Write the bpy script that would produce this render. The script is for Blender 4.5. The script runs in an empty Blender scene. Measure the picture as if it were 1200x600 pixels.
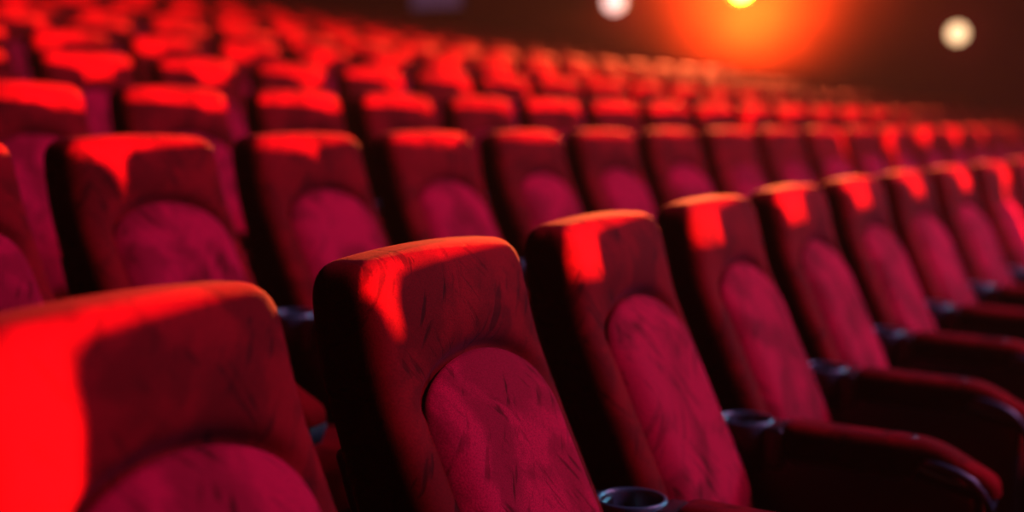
import bpy, bmesh, math, random
from mathutils import Vector, Matrix
random.seed(7)
C = bpy.context.scene.collection
SC = bpy.context.scene

# ------------------------------------------------------------------ camera
FPX, YAW, PIT = 1478.0, 0.4308, 0.1049
CAM = Vector((0, 0, 1.184))
cd = bpy.data.cameras.new('camera')
cam = bpy.data.objects.new('camera', cd); C.objects.link(cam)
cam.location = CAM
fwd = Vector((math.cos(YAW)*math.cos(PIT), math.sin(YAW)*math.cos(PIT), -math.sin(PIT)))
cam.rotation_euler = fwd.to_track_quat('-Z', 'Y').to_euler()
cd.sensor_width = 36; cd.lens = FPX/1200*36
cd.clip_start = 0.05; cd.clip_end = 200
cd.dof.use_dof = True; cd.dof.focus_distance = 1.58; cd.dof.aperture_fstop = 1.55
SC.camera = cam

# ------------------------------------------------------------------ world, exposure, lights
w = bpy.data.worlds.new('world'); SC.world = w; w.use_nodes = True
w.node_tree.nodes['Background'].inputs[0].default_value = (0.4, 0.35, 0.8, 1)
w.node_tree.nodes['Background'].inputs[1].default_value = 0.004
SC.view_settings.view_transform = 'Standard'; SC.view_settings.look = 'None'
SC.view_settings.gamma = 1; SC.view_settings.use_curve_mapping = False
SC.view_settings.exposure = 0.0
SC.cycles.use_denoising = True
SC.cycles.max_bounces = 6; SC.cycles.diffuse_bounces = 0

def lamp(name, kind, loc, target, energy, color, size=0.3, size_y=None, angle=None, blend=0.3):
    d = bpy.data.lights.new(name, kind); o = bpy.data.objects.new(name, d); C.objects.link(o)
    o.location = loc
    o.rotation_euler = (Vector(target)-Vector(loc)).to_track_quat('-Z', 'Y').to_euler()
    d.energy = energy; d.color = color
    if kind == 'AREA':
        d.size = size
        if size_y: d.shape = 'RECTANGLE'; d.size_y = size_y
    elif kind == 'SPOT':
        d.shadow_soft_size = size; d.spot_size = angle; d.spot_blend = blend
    else: d.shadow_soft_size = size
    return o
KEY = lamp('stage_spotlight', 'SPOT', (7.2, -10.2, -0.15), (2.6, 5, 1.2), 50000, (1.0, 0.12, 0.07), size=0.08, angle=math.radians(68), blend=0.6)
RIM = lamp('rear_spotlight', 'SPOT', (16.4, 4.25, 3.35), (2, 1.0, 1), 40000, (1.0, 0.20, 0.05), size=0.12, angle=math.radians(46), blend=0.5)
SCREEN = lamp('front_fill', 'AREA', (5.0, -4.6, 6.0), (4.0, 1.5, 0.8), 320, (1.0, 0.4, 0.95), size=3, size_y=1.2)  # unseen soft fill, added high in front to lift the seat faces
COOL = lamp('cool_gloss_fill', 'AREA', (9.0, -4.5, 3.5), (2.5, 0.4, 0.6), 260, (0.15, 0.65, 1.0), size=1.6, size_y=1.0)  # unseen blue-cyan lamp, added to give the black plastic cool highlights

# ------------------------------------------------------------------ materials
def node_mat(name):
    m = bpy.data.materials.new(name); m.use_nodes = True
    return m, m.node_tree.nodes, m.node_tree.links, m.node_tree.nodes['Principled BSDF']
def velvet(name, c_hi, c_lo, bump=0.25, c_mark=None):
    m, N, L, P = node_mat(name)
    tc = N.new('ShaderNodeTexCoord'); oi = N.new('ShaderNodeObjectInfo')
    def math_(op, a, b):
        n = N.new('ShaderNodeMath'); n.operation = op
        for i, v in enumerate((a, b)):
            if isinstance(v, (int, float)): n.inputs[i].default_value = v
            else: L.new(v, n.inputs[i])
        return n.outputs[0]
    off = N.new('ShaderNodeVectorMath'); off.operation = 'ADD'
    L.new(tc.outputs['Object'], off.inputs[0]); L.new(math_('MULTIPLY', oi.outputs['Random'], 37.0), off.inputs[1])
    def noise(vec, scale, detail=2, dist=0.0):
        n = N.new('ShaderNodeTexNoise'); n.inputs['Scale'].default_value = scale; n.inputs['Detail'].default_value = detail; n.inputs['Distortion'].default_value = dist
        L.new(vec, n.inputs[0]); return n
    def ramp(v, a, b):
        n = N.new('ShaderNodeMapRange'); n.interpolation_type = 'SMOOTHSTEP'
        n.inputs['From Min'].default_value = a; n.inputs['From Max'].default_value = b
        L.new(v, n.inputs['Value']); return n.outputs[0]
    # the nap's strokes wander in direction from patch to patch
    warp = noise(off.outputs[0], 5.0, 1)
    wv = N.new('ShaderNodeVectorMath'); wv.operation = 'SCALE'; wv.inputs['Scale'].default_value = 0.035
    L.new(warp.outputs['Color'], wv.inputs[0])
    ad = N.new('ShaderNodeVectorMath'); ad.operation = 'ADD'; L.new(off.outputs[0], ad.inputs[0]); L.new(wv.outputs[0], ad.inputs[1])
    def strokes(deg, seed):
        mp = N.new('ShaderNodeMapping'); mp.inputs['Location'].default_value = (seed, seed, seed)
        rt = N.new('ShaderNodeMapping'); rt.inputs['Rotation'].default_value = (0, math.radians(deg), 0)
        L.new(ad.outputs[0], rt.inputs[0]); mp.inputs['Scale'].default_value = (75, 20, 11); L.new(rt.outputs[0], mp.inputs[0])
        return noise(mp.outputs[0], 1.0, 3, 0.3).outputs[0]
    sa = ramp(strokes(38, 0.0), 0.34, 0.44); sb = ramp(strokes(-40, 5.0), 0.34, 0.44)
    pm = ramp(noise(off.outputs[0], 8.0, 2).outputs[0], 0.42, 0.54)
    st = N.new('ShaderNodeMixRGB'); L.new(pm, st.inputs[0]); L.new(sa, st.inputs[1]); L.new(sb, st.inputs[2])
    patch = ramp(noise(off.outputs[0], 10.0, 3, 0.5).outputs[0], 0.40, 0.60)
    lvl = math_('ADD', math_('MULTIPLY', st.outputs[0], 0.45), math_('MULTIPLY', patch, 0.55))
    # speckle of the pile
    pile = noise(tc.outputs['Object'], 520, 2).outputs[0]
    lvl = math_('MULTIPLY', lvl, math_('ADD', math_('MULTIPLY', ramp(pile, 0.3, 0.7), 0.6), 0.6))
    mc = N.new('ShaderNodeMixRGB'); mc.inputs[1].default_value = (*c_lo, 1); mc.inputs[2].default_value = (*c_hi, 1)
    L.new(lvl, mc.inputs[0]); L.new(mc.outputs[0], P.inputs['Base Color'])
    P.inputs['Roughness'].default_value = 0.85
    P.inputs['Specular IOR Level'].default_value = 0.05
    P.inputs['Sheen Weight'].default_value = 0.12
    P.inputs['Sheen Roughness'].default_value = 0.4
    P.inputs['Sheen Tint'].default_value = (1.0, 0.06, 0.18, 1)
    b = N.new('ShaderNodeBump'); b.inputs['Strength'].default_value = bump; b.inputs['Distance'].default_value = 0.0015
    L.new(math_('ADD', pile, math_('MULTIPLY', st.outputs[0], 0.8)), b.inputs['Height']); L.new(b.outputs[0], P.inputs['Normal'])
    return m
def plain(name, col, rough, spec=0.5, bump=0.0, scale=60, vary=0.0):
    m, N, L, P = node_mat(name)
    tc = N.new('ShaderNodeTexCoord')
    n = N.new('ShaderNodeTexNoise'); n.inputs['Scale'].default_value = scale; n.inputs['Detail'].default_value = 4
    L.new(tc.outputs['Object'], n.inputs[0])
    mc = N.new('ShaderNodeMixRGB'); mc.inputs[1].default_value = (*[c*(1-vary) for c in col], 1); mc.inputs[2].default_value = (*[c*(1+vary) for c in col], 1)
    L.new(n.outputs[0], mc.inputs[0]); L.new(mc.outputs[0], P.inputs['Base Color'])
    P.inputs['Roughness'].default_value = rough; P.inputs['Specular IOR Level'].default_value = spec
    if bump:
        b = N.new('ShaderNodeBump'); b.inputs['Strength'].default_value = bump; b.inputs['Distance'].default_value = 0.003
        L.new(n.outputs[0], b.inputs['Height']); L.new(b.outputs[0], P.inputs['Normal'])
    return m
def glow(name, col, strength):
    m, N, L, P = node_mat(name)
    P.inputs['Base Color'].default_value = (*col, 1)
    P.inputs['Emission Color'].default_value = (*col, 1); P.inputs['Emission Strength'].default_value = strength
    return m
M = dict(
    velvet=velvet('red_velvet', (0.36, 0.001, 0.007), (0.07, 0.0003, 0.0015)),
    lumbar=velvet('lit_lumbar_velvet', (0.74, 0.003, 0.046), (0.13, 0.0008, 0.006), 0.35),  # brighter, pinker copy of the red velvet: soft light on the lumbar painted in
    plastic=plain('black_plastic', (0.012, 0.014, 0.018), 0.32, 0.5, 0.15, 300, 0.3),
    gloss=plain('glare_tinted_plastic', (0.045, 0.10, 0.14), 0.36, 0.9, 0, 40, 0.3),  # black plastic tinted teal, its cool reflections painted into the base colour
    metal=plain('dark_steel', (0.03, 0.03, 0.035), 0.4, 0.5, 0, 40, 0.2),
    carpet=plain('dark_carpet', (0.020, 0.004, 0.006), 0.95, 0.1, 0.5, 120, 0.5),
    wall=plain('maroon_wall_panel', (0.12, 0.009, 0.016), 0.85, 0.02, 0.2, 3, 0.25),
    ceiling=plain('dark_ceiling', (0.04, 0.01, 0.015), 0.9, 0.2, 0.1, 3, 0.2),
    bulb=glow('warm_lamp_glass', (1.0, 0.62, 0.32), 2.2),
    bulb2=glow('pink_lamp_glass', (1.0, 0.58, 0.52), 2.0),
    flare=glow('orange_lamp_glass', (1.0, 0.42, 0.06), 25.0),
    booth=glow('booth_glass', (0.12, 0.06, 0.13), 0.35),
)

# ------------------------------------------------------------------ mesh helpers
def finish(name, bm, mat, parent=None, smooth=True, subsurf=0):
    me = bpy.data.meshes.new(name)
    bmesh.ops.recalc_face_normals(bm, faces=bm.faces)
    bm.to_mesh(me); bm.free()
    for mm in (mat if isinstance(mat, (list, tuple)) else [mat]): me.materials.append(mm)
    if smooth:
        for p in me.polygons: p.use_smooth = True
    o = bpy.data.objects.new(name, me); C.objects.link(o)
    if parent: o.parent = parent
    if subsurf:
        s = o.modifiers.new('smooth', 'SUBSURF'); s.levels = subsurf; s.render_levels = subsurf
    return o
def rbox(bm, x0, x1, y0, y1, z0, z1, r, n=(8, 6, 10), fn=None, mi=0):
    """a rounded box whose surface grid may be bent by fn(Vector) -> Vector"""
    vs = {}
    def axis(a, b, r, k):
        # rounding zones get their own grid lines
        e = [a, a+r*0.3, a+r*0.65, a+r]
        m = [a+r+(b-a-2*r)*i/k for i in range(1, k)]
        return e+m+[b-r, b-r*0.65, b-r*0.3, b]
    X, Y, Z = axis(x0, x1, r, n[0]), axis(y0, y1, r, n[1]), axis(z0, z1, r, n[2])
    def put(i, j, k):
        if (i, j, k) in vs: return vs[i, j, k]
        p = Vector((X[i], Y[j], Z[k]))
        c = Vector((min(max(p.x, x0+r), x1-r), min(max(p.y, y0+r), y1-r), min(max(p.z, z0+r), z1-r)))
        d = p-c
        if d.length > 1e-9: p = c+d.normalized()*r
        if fn: p = fn(p)
        vs[i, j, k] = bm.verts.new(p); return vs[i, j, k]
    I, J, K = len(X)-1, len(Y)-1, len(Z)-1
    def quad(*q):
        f = bm.faces.new([put(*t) for t in q]); f.material_index = mi
    for i in range(I):
        for j in range(J):
            quad((i, j, 0), (i, j+1, 0), (i+1, j+1, 0), (i+1, j, 0)); quad((i, j, K), (i+1, j, K), (i+1, j+1, K), (i, j+1, K))
    for i in range(I):
        for k in range(K):
            quad((i, 0, k), (i+1, 0, k), (i+1, 0, k+1), (i, 0, k+1)); quad((i, J, k), (i, J, k+1), (i+1, J, k+1), (i+1, J, k))
    for j in range(J):
        for k in range(K):
            quad((0, j, k), (0, j, k+1), (0, j+1, k+1), (0, j+1, k)); quad((I, j, k), (I, j+1, k), (I, j+1, k+1), (I, j, k+1))
    return bm
def lathe(bm, prof, seg=32, loc=(0, 0, 0), close=False):
    rings = []
    for r, z in prof:
        rings.append([bm.verts.new((loc[0]+r*math.cos(2*math.pi*s/seg), loc[1]+r*math.sin(2*math.pi*s/seg), loc[2]+z)) for s in range(seg)])
    for a, b in zip(rings, rings[1:]):
        for s in range(seg): bm.faces.new((a[s], a[(s+1) % seg], b[(s+1) % seg], b[s]))
    if close:
        bm.faces.new(rings[0][::-1]); bm.faces.new(rings[-1])
    return bm
def interp(t, xs, ys):
    if t <= xs[0]: return ys[0]+(t-xs[0])*(ys[1]-ys[0])/(xs[1]-xs[0])
    for a, b, c, d in zip(xs, xs[1:], ys, ys[1:]):
        if t <= b: return c+(d-c)*(t-a)/(b-a)
    return ys[-1]+(t-xs[-1])*(ys[-1]-ys[-2])/(xs[-1]-xs[-2])
def sweep(bm, pts, half_w, thick, seg=10):
    """a soft bar along a y-z path: pts = [(y, z)], centred on x=0"""
    ring0 = None; n = len(pts)
    for i, (y, z) in enumerate(pts):
        a = pts[max(0, i-1)]; b = pts[min(n-1, i+1)]
        t = Vector((b[0]-a[0], b[1]-a[1])).normalized(); nn = Vector((-t.y, t.x))
        f = 1.0
        if i in (0, n-1): f = 0.55
        ring = []
        for s in range(seg*2):
            an = 2*math.pi*s/(seg*2)
            cx = math.copysign(abs(math.cos(an))**0.55, math.cos(an))*half_w*f
            cn = math.copysign(abs(math.sin(an))**0.55, math.sin(an))*thick/2*f
            ring.append(bm.verts.new((cx, y+nn.x*cn, z+nn.y*cn)))
        if ring0:
            for s in range(seg*2): bm.faces.new((ring0[s], ring0[(s+1) % (seg*2)], ring[(s+1) % (seg*2)], ring[s]))
        else: bm.faces.new(ring[::-1])
        ring0 = ring
    bm.faces.new(ring0)
    return bm

# ------------------------------------------------------------------ the cinema seat
TOP, SW = 1.02, 0.44
DZ = [0.0, 0.05, 0.10, 0.15, 0.25, 0.37, 0.48, 0.62]
FY = [0.090, 0.097, 0.110, 0.126, 0.168, 0.222, 0.268, 0.30]     # front of the backrest, measured forward from the rear top edge
BY = [0.000, 0.004, 0.010, 0.022, 0.052, 0.088, 0.120, 0.15]     # rear
def face_y(z): return -interp(TOP-z, DZ, FY)
def back_y(z): return -interp(TOP-z, DZ, BY)
def smooth(a, b, t):
    t = min(max((t-a)/(b-a), 0), 1); return t*t*(3-2*t)
LX, LTOP, LBOT, LHW = 0.225, TOP-0.128, 0.50, 0.170
def arch(x):   # height of the lumbar pillow's upper edge at x
    u = min(abs((x-LX)/LHW), 1)
    return LTOP-0.085*(1-math.sqrt(max(0, 1-u*u)))
def bend_back(p):
    # y in 0..1 (rear..front) is stretched between the two profiles
    t = -p.y/0.13
    yb, yf = back_y(p.z), face_y(p.z)
    # wings stand slightly proud of the middle, head roll puffs out above the crease
    u = (p.x-SW/2)/(SW/2)
    f = smooth(0.5, 1, t)
    puff = 0.018*(1-u*u)*math.exp(-((TOP-p.z-0.068)/0.05)**2)
    crease = -0.024*math.exp(-((p.z-(arch(p.x)-0.004))/0.015)**2)*smooth(1.05, 0.8, abs(p.x-LX)/LHW)
    yf = yf-(puff+crease)*f
    y = yb+(yf-yb)*t
    z = p.z+0.010*(1-u*u)*smooth(TOP-0.08, TOP, p.z)          # crowned top
    x = SW/2+(p.x-SW/2)*(1-0.02*smooth(TOP-0.2, TOP, p.z))
    return Vector((x, y, z))
def make_backrest(parent, n, sub, bot=0.40):
    bm = bmesh.new(); rbox(bm, 0, SW, -0.13, 0, bot, TOP, 0.042, n, bend_back)
    return finish('backrest', bm, M['velvet'], parent, subsurf=sub)
def make_lumbar(parent, res, sub):
    bm = bmesh.new(); nu, nv = res
    def pt(i, j, inside):
        u = -1+2*i/nu; v = j/nv
        x = LX+LHW*u*(1-0.0*v)
        zt = arch(x); z = LBOT+(zt-LBOT)*v
        e = min(1-abs(u), 1.0)
        rim = min(smooth(0, 0.30, 1-abs(u)), smooth(0, 0.20, 1-v), smooth(0, 0.2, v))
        rise = 0.028*math.sqrt(max(rim, 0))
        y = face_y(z)-(-0.014 if inside else rise-0.003)
        return bm.verts.new((x, y, z))
    for inside in (False, True):
        g = [[pt(i, j, inside) for j in range(nv+1)] for i in range(nu+1)]
        for i in range(nu):
            for j in range(nv): bm.faces.new((g[i][j], g[i+1][j], g[i+1][j+1], g[i][j+1]))
        if not inside: front = g
    edge = lambda g: [g[i][0] for i in range(nu+1)]+[g[nu][j] for j in range(1, nv+1)]+[g[i][nv] for i in range(nu-1, -1, -1)]+[g[0][j] for j in range(nv-1, 0, -1)]
    a, b = edge(front), edge(g)
    for s in range(len(a)):
        t = (s+1) % len(a); bm.faces.new((a[s], a[t], b[t], b[s]))
    return finish('lumbar_cushion', bm, M['lumbar'], parent, subsurf=sub)
def make_seat_cushion(parent, n, sub):
    bm = bmesh.new()
    def fn(p):
        u = (p.x-SW/2)/(SW/2)
        return Vector((p.x, p.y, p.z+0.015*(1-u*u)*smooth(0.36, 0.42, p.z)-0.03*smooth(-0.5, -0.72, p.y)*0+0.02*smooth(-0.3, -0.6, p.y)))
    rbox(bm, 0.012, SW-0.012, -0.62, -0.29, 0.31, 0.415, 0.04, n, fn)
    return finish('seat_cushion', bm, M['velvet'], parent, subsurf=sub)
AX = 0.50; AZ = 0.643       # armrest centre line and its top
def make_arm(parent, full):
    """upright side panel between two seats, with its cup ring and padded top"""
    bm = bmesh.new()
    def fn(p):
        y = p.y
        z = p.z
        fr = smooth(-0.45, -0.66, y)
        return Vector((p.x, y, z-0.045*fr*smooth(0.2, 0.55, z)))
    rbox(bm, AX-0.028, AX+0.028, -0.655, -0.13, 0.02, AZ-0.045, 0.02, (2, 10, 6) if full else (1, 3, 2), fn)
    panel = finish('side_panel', bm, M['plastic'], parent)
    bm = bmesh.new()
    pts = [(-0.300, AZ-0.040), (-0.312, AZ-0.036), (-0.34, AZ-0.031), (-0.40, AZ-0.028), (-0.46, AZ-0.029), (-0.51, AZ-0.034), (-0.55, AZ-0.042)]
    def padfn(p):
        # p.y runs 0..1 along, bend to curve down at the front
        y = p.y
        t = smooth(-0.50, -0.69, y)
        d = -0.055*t*t-0.006*smooth(-0.3, -0.5, y)
        under = 0.046*smooth(-0.540, -0.556, y)*smooth(AZ-0.03, AZ-0.075, p.z)
        nar = 1-0.10*smooth(-0.50, -0.58, y)
        return Vector((AX+(p.x-AX)*nar, y, p.z+d+under))
    rbox(bm, AX-0.043, AX+0.043, -0.685, -0.305, AZ-0.075, AZ, 0.026, (3, 34, 3) if full else (1, 5, 1), padfn)
    pad = finish('arm_pad', bm, M['velvet'], parent, subsurf=1 if full else 0)
    if not full: return
    # glossy curved trim that wraps the nose of the panel below the pad
    bm = bmesh.new()
    tp = [(-0.548, AZ-0.047), (-0.565, AZ-0.043), (-0.59, AZ-0.046), (-0.615, AZ-0.054), (-0.64, AZ-0.067), (-0.658, AZ-0.084), (-0.668, AZ-0.105), (-0.670, AZ-0.13)]
    sweep(bm, tp, 0.043, 0.020, 6)
    bmesh.ops.translate(bm, verts=bm.verts, vec=(AX, 0, 0))
    finish('nose_trim', bm, M['gloss'], parent)
    # thumb recess in the pad
    bm = bmesh.new()
    lathe(bm, [(0.002, 0.001), (0.010, 0.0015), (0.016, 0.003), (0.0185, 0.004), (0.020, 0.002), (0.020, -0.006)], 24, (0, 0, 0))
    for v in bm.verts: v.co.y *= 1.5
    bmesh.ops.translate(bm, verts=bm.verts, vec=(AX, -0.515, AZ-0.009))
    finish('pad_button', bm, M['plastic'], parent)
    # cup ring
    bm = bmesh.new()
    R = 0.050
    lathe(bm, [(R-0.006, -0.085), (R-0.005, -0.004), (R-0.003, 0.001), (R, 0.003), (R+0.003, 0.001), (R+0.004, -0.006), (R+0.002, -0.088), (0.001, -0.088)], 40, (AX, -0.232, AZ-0.008))
    lathe(bm, [(0.001, -0.083), (R-0.006, -0.083)], 40, (AX, -0.232, AZ-0.008))
    cup = finish('cup_holder', bm, M['gloss'], parent)
    bm = bmesh.new()
    rbox(bm, AX-0.042, AX+0.042, -0.315, -0.275, AZ-0.09, AZ-0.010, 0.012, (2, 2, 2))
    finish('cup_collar', bm, M['plastic'], parent)
    bm = bmesh.new(); rbox(bm, AX-0.036, AX+0.036, -0.195, -0.12, AZ-0.08, AZ-0.010, 0.012, (2, 4, 2))
    finish('arm_bracket', bm, M['plastic'], parent)
def make_seat(name, full):
    t = bpy.data.objects.new(name, None); C.objects.link(t); t.empty_display_size = 0.1
    if full:
        make_backrest(t, (20, 4, 48), 1); make_lumbar(t, (18, 22), 1)
        make_seat_cushion(t, (6, 8, 3), 1)
    else:
        make_backrest(t, (6, 2, 8), 0); make_lumbar(t, (6, 8), 0); make_seat_cushion(t, (2, 3, 1), 0)
    make_arm(t, full)
    if full:
        bm = bmesh.new()
        def fn(p): return Vector((p.x, p.y+back_y(p.z)-0.0, p.z))
        rbox(bm, 0.02, SW-0.02, -0.015, 0.012, 0.30, 0.80, 0.012, (4, 1, 8), fn)
        finish('back_shell', bm, M['plastic'], t)
        bm = bmesh.new()
        rbox(bm, 0.19, 0.25, -0.46, -0.36, 0.012, 0.36, 0.012, (1, 1, 3))
        rbox(bm, 0.14, 0.30, -0.52, -0.30, 0.0, 0.02, 0.008, (2, 2, 1))
        finish('pedestal', bm, M['metal'], t)
    return t

# ------------------------------------------------------------------ row curve and rake
def k_of(s): return (0.013+0.0096*max(s, 0))*(1 if s < 4.2 else max(0, 1-(s-4.2)/1.0))
CURVE = [(0.0, 0.0, 0.0)]     # arc length step 0.02: x, y, heading
DS = 0.02
def build_curve():
    x = y = h = 0.0
    for i in range(int(60/DS)):
        h -= k_of(i*DS)*DS
        x += math.cos(h)*DS; y += math.sin(h)*DS
        CURVE.append((x, y, h))
build_curve()
D1 = 0.8506
DIST = [0.0, 1.017, 1.80]; TOPH = [-0.1638, -0.0315, 0.100]
rise = 0.155
while len(DIST) < 24:
    DIST.append(DIST[-1]+0.95); TOPH.append(TOPH[-1]+rise); rise = min(rise+0.001, 0.165)
BASE = [CAM.z+h-TOP for h in TOPH]
def on_row(k, s):
    """point on row k at parameter s of the front curve (s<0: straight on), and heading"""
    if s < 0: x, y, h = s, 0.0, 0.0
    else: x, y, h = CURVE[min(int(s/DS), len(CURVE)-1)]
    d = D1+DIST[k]
    return x-math.sin(h)*d+math.sin(0)*d, y+math.cos(h)*d, h
def row_scale(k, s):     # length on row k per unit of s
    return 1+(D1+DIST[k]-D1)*0
def project(x, y, z):
    P = Vector((x, y, z))-CAM
    rt = Vector((math.sin(YAW), -math.cos(YAW), 0)); up = rt.cross(fwd)
    d = P.dot(fwd)
    if d < 0.1: return None
    return 600+FPX*P.dot(rt)/d, 300-FPX*P.dot(up)/d, d

# starting x and pitch for each row (the front three as photographed)
START = [1.202-0.56, 1.7917-0.5436, 2.7812-0.5572]; PITCH = [0.56, 0.5436, 0.5572]
spots = []
phase = START[2]
XMAX = 16.0
for k in range(24):
    pitch = PITCH[k] if k < 3 else 0.555
    # walk along the row in world length
    s = -6.0
    # find s of the start point
    if k < 3: xs = START[k]
    else:
        phase = phase-0.95*(7.8-6.0)/(10.2+D1+DIST[k])+1.11*0.5-0.12+(0.0, 0.17, 0.06, 0.25)[k % 4]      # gaps of one row fall before the seats of the next
        xs = phase+0.555*round((0.62*k-phase)/0.555)
    s = -8.0
    while on_row(k, s)[0] < xs: s += 0.005
    x, y, h = on_row(k, s)
    n = 0
    while x < XMAX and n < 80:
        spots.append((k, x, y, h))
        tx, ty = x, y
        while math.hypot(x-tx, y-ty) < pitch and s < 55:
            s += 0.01; x, y, h = on_row(k, s)
        if s >= 55: break
        n += 1
def visible(k, x, y, h):
    for dx in (0, 0.56):
        for z in (1.02, 0.75):
            p = project(x+dx*math.cos(h), y+dx*math.sin(h)-0.1, BASE[k]+z)
            if p and -10 < p[0] < 1210 and -8 < p[1] < 640: return p[2]
    return None
seen = []; extra = []
for sp in spots:
    d = visible(*sp)
    if d: seen.append((d, sp))
seen.sort()
print('seats in view', len(seen))
near = seen[:300]; far = seen[300:]
# two unseen rows in front, placed and gapped to shade the seats in view
FR2, FR2D = 0.25, 0.28
front_row = [(0.135+0.56*i) for i in range(17)]

ORD = ['first', 'second', 'third', 'fourth', 'fifth', 'sixth', 'seventh', 'eighth', 'ninth', 'tenth', 'eleventh', 'twelfth', 'thirteenth', 'fourteenth',
       'fifteenth', 'sixteenth', 'seventeenth', 'eighteenth', 'nineteenth', 'twentieth']
TENS = {2: 'twenty', 3: 'thirty', 4: 'forty'}
def ordinal(i):
    if i < 20: return ORD[i]
    t, u = divmod(i+1, 10)
    return {2: 'twentieth', 3: 'thirtieth', 4: 'fortieth'}[t] if u == 0 else TENS[t]+'-'+ORD[u-1]

full = make_seat('cinema_seat', True)
simple = make_seat('cinema_seat', False)
def children(o): return [c for c in C.objects if c.parent is o]
KIDS = {full.name: children(full), simple.name: children(simple)}
used = set()
def place(src, x, y, z, h, arms=True):
    if src.name not in used:
        used.add(src.name); r = src
    else:
        r = src.copy(); C.objects.link(r)
        for ch in KIDS[src.name]:
            if not arms and ch.name.startswith(('side_panel', 'arm_pad')): continue      # this unseen seat is shifted against its neighbour to shape the shadow
            c = ch.copy(); C.objects.link(c); c.parent = r
    r.location = (x, y, z); r.rotation_euler = (0, 0, h)
    return r
FRONT = ['velvet cinema seat at the bottom left corner, closest to the viewer and blurred',
         'sharply focused red velvet cinema seat in the middle of the nearest row',
         'red velvet cinema seat right behind the sharply focused one, nearest row',
         'red velvet cinema seat third past the blurred bottom left one, nearest row']
byrow = {}
for d, sp in near: byrow.setdefault(sp[0], []).append(sp)
for k in sorted(byrow):
    row = sorted(byrow[k], key=lambda sp: sp[1])
    for i, (kk, x, y, h) in enumerate(row):
        dist = math.hypot(x, y)
        r = place(full if (dist < 5.2 and k < 4) else simple, x, y, BASE[k], h)
        if k == 0 and i < 4: lab = FRONT[i]
        elif k == 0: lab = 'red velvet cinema seat in the nearest row, %s from the left edge' % ordinal(i)
        else: lab = 'red velvet cinema seat in the %s row from the front, %s from the left edge' % (ordinal(k), ordinal(i))
        r['label'] = lab; r['category'] = 'seat'; r['group'] = 'red velvet cinema seats'

for s0, back, low in [(a+(0.08 if i == 2 else 0), 0.98, 0.115) for i, a in enumerate(front_row)]+[(a+FR2, 1.96, FR2D) for i, a in enumerate(front_row) if i not in (1, 2)]:  # second row lowered, seats shifted and left out to shape the light
    x, y, h = on_row(0, s0); x += math.sin(h)*back; y -= math.cos(h)*back
    r = place(simple, x, y, BASE[0]-low, h, arms=not (back == 0.98 and abs(s0-front_row[2]-0.08) < 1e-6))
    r['label'] = 'red velvet cinema seat in the unseen rows placed in front to shape the shadows'; r['category'] = 'seat'; r['group'] = 'red velvet cinema seats in the row in front'

# seats too many and too small to build singly
if far:
    verts = []; faces = []; mats = []
    src = [(c, [v.co.copy() for v in c.data.vertices], [tuple(p.vertices) for p in c.data.polygons]) for c in KIDS[simple.name]]
    for d, (k, x, y, h) in far:
        ch, sh = math.cos(h), math.sin(h)
        for c, vv, ff in src:
            b = len(verts); mi = 1 if c.name.startswith('side_panel') else 0
            verts += [(x+v.x*ch-v.y*sh, y+v.x*sh+v.y*ch, BASE[k]+v.z) for v in vv]
            faces += [tuple(i+b for i in f) for f in ff]; mats += [mi]*len(ff)
    me = bpy.data.meshes.new('distant_cinema_seats'); me.from_pydata(verts, [], faces)
    me.materials.append(M['velvet']); me.materials.append(M['plastic'])
    me.polygons.foreach_set('material_index', mats); me.polygons.foreach_set('use_smooth', [True]*len(faces))
    o = bpy.data.objects.new('distant_cinema_seats', me); C.objects.link(o)
    o['kind'] = 'stuff'; o['label'] = 'blurred mass of red cinema seats in the farthest upper rows'; o['category'] = 'seats'

# ------------------------------------------------------------------ the hall
def structure(o): o['kind'] = 'structure'; return o
bm = bmesh.new()
S = [i*0.8 for i in range(-4, 55)]
prev_z = None
for k in range(24):
    z = BASE[k]
    d0 = DIST[k]-0.62 if k else -3.0
    d1 = (DIST[k+1]-0.62) if k < 23 else DIST[k]+6
    def strip(dd, zz):
        out = []
        for s in S:
            x, y, h = on_row(0, s)
            out.append(bm.verts.new((x-math.sin(h)*dd, y+math.cos(h)*dd, zz)))
        return out
    a, b = strip(d0, z), strip(d1, z)
    for i in range(len(S)-1): bm.faces.new((a[i], a[i+1], b[i+1], b[i]))
    if k < 23:
        c = strip(d1, BASE[k+1])
        for i in range(len(S)-1): bm.faces.new((b[i], b[i+1], c[i+1], c[i]))
structure(finish('floor', bm, M['carpet'], smooth=False))
def slab(name, x0, x1, y0, y1, z0, z1, mat):
    bm = bmesh.new(); bmesh.ops.create_cube(bm, size=1)
    for v in bm.verts: v.co = Vector(((x0+x1)/2+v.co.x*(x1-x0), (y0+y1)/2+v.co.y*(y1-y0), (z0+z1)/2+v.co.z*(z1-z0)))
    return structure(finish(name, bm, mat, smooth=False))
WX, WY, CZ = 17.4, 26.0, 9.5
slab('wall_right', WX, WX+0.2, -12, WY, -1.5, CZ, M['wall'])
slab('wall_back', -6, WX, WY, WY+0.2, -1.5, CZ, M['wall'])
slab('ceiling', -6, WX, -12, WY, CZ, CZ+0.2, M['ceiling'])

# ------------------------------------------------------------------ lamps on the side wall
def at(px, py, x):
    d = fwd*FPX+Vector((math.sin(YAW), -math.cos(YAW), 0))*(px-600)
    rt = Vector((math.sin(YAW), -math.cos(YAW), 0)); up = rt.cross(fwd)
    d = d+up*(300-py)
    return CAM+d*((x-CAM.x)/d.x)
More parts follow.
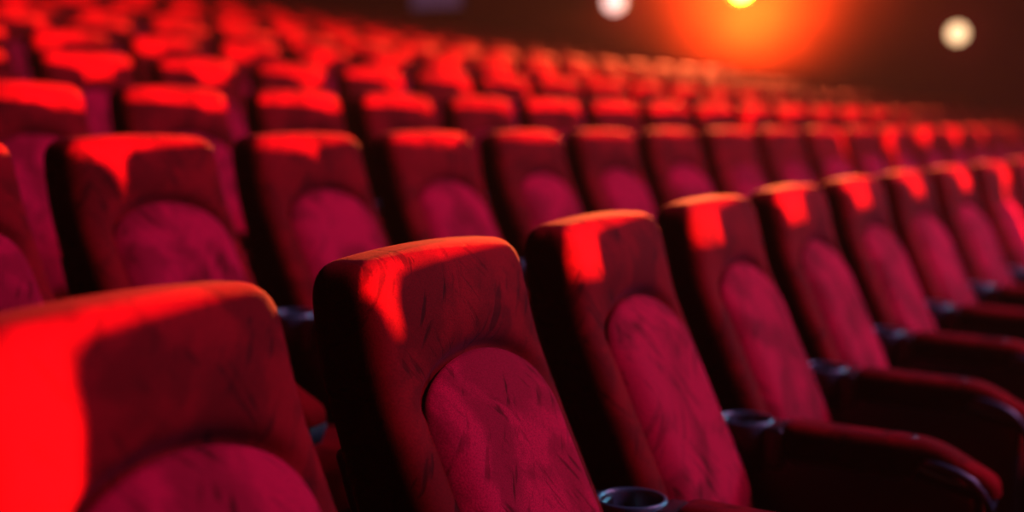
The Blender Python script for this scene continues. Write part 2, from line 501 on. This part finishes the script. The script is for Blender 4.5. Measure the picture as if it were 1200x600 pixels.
# the dim bluish window of the projection room high on the side wall
c = at(513, -4, WX)
bm = bmesh.new(); rbox(bm, c.x-0.05, c.x-0.01, c.y-0.42, c.y+0.42, c.z-0.17, c.z+0.35, 0.012, (1, 3, 3))
o = structure(finish('window_1', bm, M['booth'])); fr = bmesh.new()
for a in ((c.y-0.47, c.y-0.42, c.z-0.22, c.z+0.40), (c.y+0.42, c.y+0.47, c.z-0.22, c.z+0.40), (c.y-0.42, c.y+0.42, c.z-0.22, c.z-0.17), (c.y-0.42, c.y+0.42, c.z+0.35, c.z+0.40)):
    rbox(fr, c.x-0.07, c.x, a[0], a[1], a[2], a[3], 0.01, (1, 1, 1))
finish('window_frame', fr, M['metal'], o)
def globe(name, px, py, r, mat, label, power, col):
    c = at(px, py, WX-0.30)
    t = bpy.data.objects.new(name, None); C.objects.link(t); t.location = c
    bm = bmesh.new(); bmesh.ops.create_uvsphere(bm, u_segments=24, v_segments=16, radius=r)
    finish('lamp_globe', bm, mat, t)
    bm = bmesh.new(); lathe(bm, [(0.10, 0), (0.10, 0.02), (0.04, 0.03), (0.03, 0.30-r+0.03)], 20, close=True)
    bmesh.ops.rotate(bm, verts=bm.verts, matrix=Matrix.Rotation(-math.pi/2, 3, 'Y'))
    bmesh.ops.translate(bm, verts=bm.verts, vec=(0.30, 0, 0))
    finish('wall_mount', bm, M['metal'], t)
    t['label'] = label; t['category'] = 'lamp'; t['group'] = 'glowing lamps on the side wall'
    return c
globe('wall_lamp', 1122, 39, 0.12, M['bulb'], 'small round warm white wall lamp on the dark wall at upper right', 0, None)
globe('wall_lamp', 720, 2, 0.15, M['bulb2'], 'pinkish white wall lamp at the top edge, left of the orange spotlight', 0, None)

# the orange spotlight high on the side wall; a separate added lamp washes the wall around it
c = at(868, -13, WX-0.45)
t = bpy.data.objects.new('wall_spotlight', None); C.objects.link(t); t.location = c
bm = bmesh.new(); lathe(bm, [(0.05, 0.30), (0.11, 0.26), (0.13, 0.0), (0.15, -0.02), (0.15, 0.01), (0.12, 0.02), (0.12, 0.25), (0.01, 0.26)], 28)
bmesh.ops.rotate(bm, verts=bm.verts, matrix=Matrix.Rotation(math.pi/2, 3, 'Y')); finish('lamp_housing', bm, M['metal'], t)
bm = bmesh.new(); lathe(bm, [(0.005, 0.02), (0.07, 0.03), (0.118, 0.045)], 28)
bmesh.ops.rotate(bm, verts=bm.verts, matrix=Matrix.Rotation(math.pi/2, 3, 'Y')); finish('lamp_lens', bm, M['flare'], t)
bm = bmesh.new(); rbox(bm, 0.05, 0.45, -0.03, 0.03, 0.12, 0.18, 0.012, (3, 1, 1)); finish('wall_bracket', bm, M['metal'], t)
t['label'] = 'blazing orange spotlight at the top edge, in the orange glow on the wall'; t['category'] = 'lamp'
wash = lamp('added_wall_wash', 'SPOT', (WX-0.75, c.y, c.z-0.26), (WX, c.y, c.z), 1500, (1.0, 0.50, 0.02), size=0.12, angle=math.radians(165), blend=0.8)  # unseen lamp below the fixture, added for the orange glow on the wall
# thin stage haze hanging in the hall
bm = bmesh.new(); bmesh.ops.create_cube(bm, size=1)
for v in bm.verts: v.co = Vector((8.1+v.co.x*17.4, 8+v.co.y*24, 4+v.co.z*10.8))
hz = bpy.data.materials.new('stage_haze'); hz.use_nodes = True
hn = hz.node_tree; hn.nodes.remove(hn.nodes['Principled BSDF'])
vs = hn.nodes.new('ShaderNodeVolumeScatter'); vs.inputs['Density'].default_value = 0.0006; vs.inputs['Anisotropy'].default_value = 0.3
hn.links.new(vs.outputs[0], hn.nodes['Material Output'].inputs['Volume'])
o = finish('haze', bm, hz, smooth=False); o['kind'] = 'stuff'; o['label'] = 'thin orange-lit haze hanging over the seats'; o['category'] = 'haze'
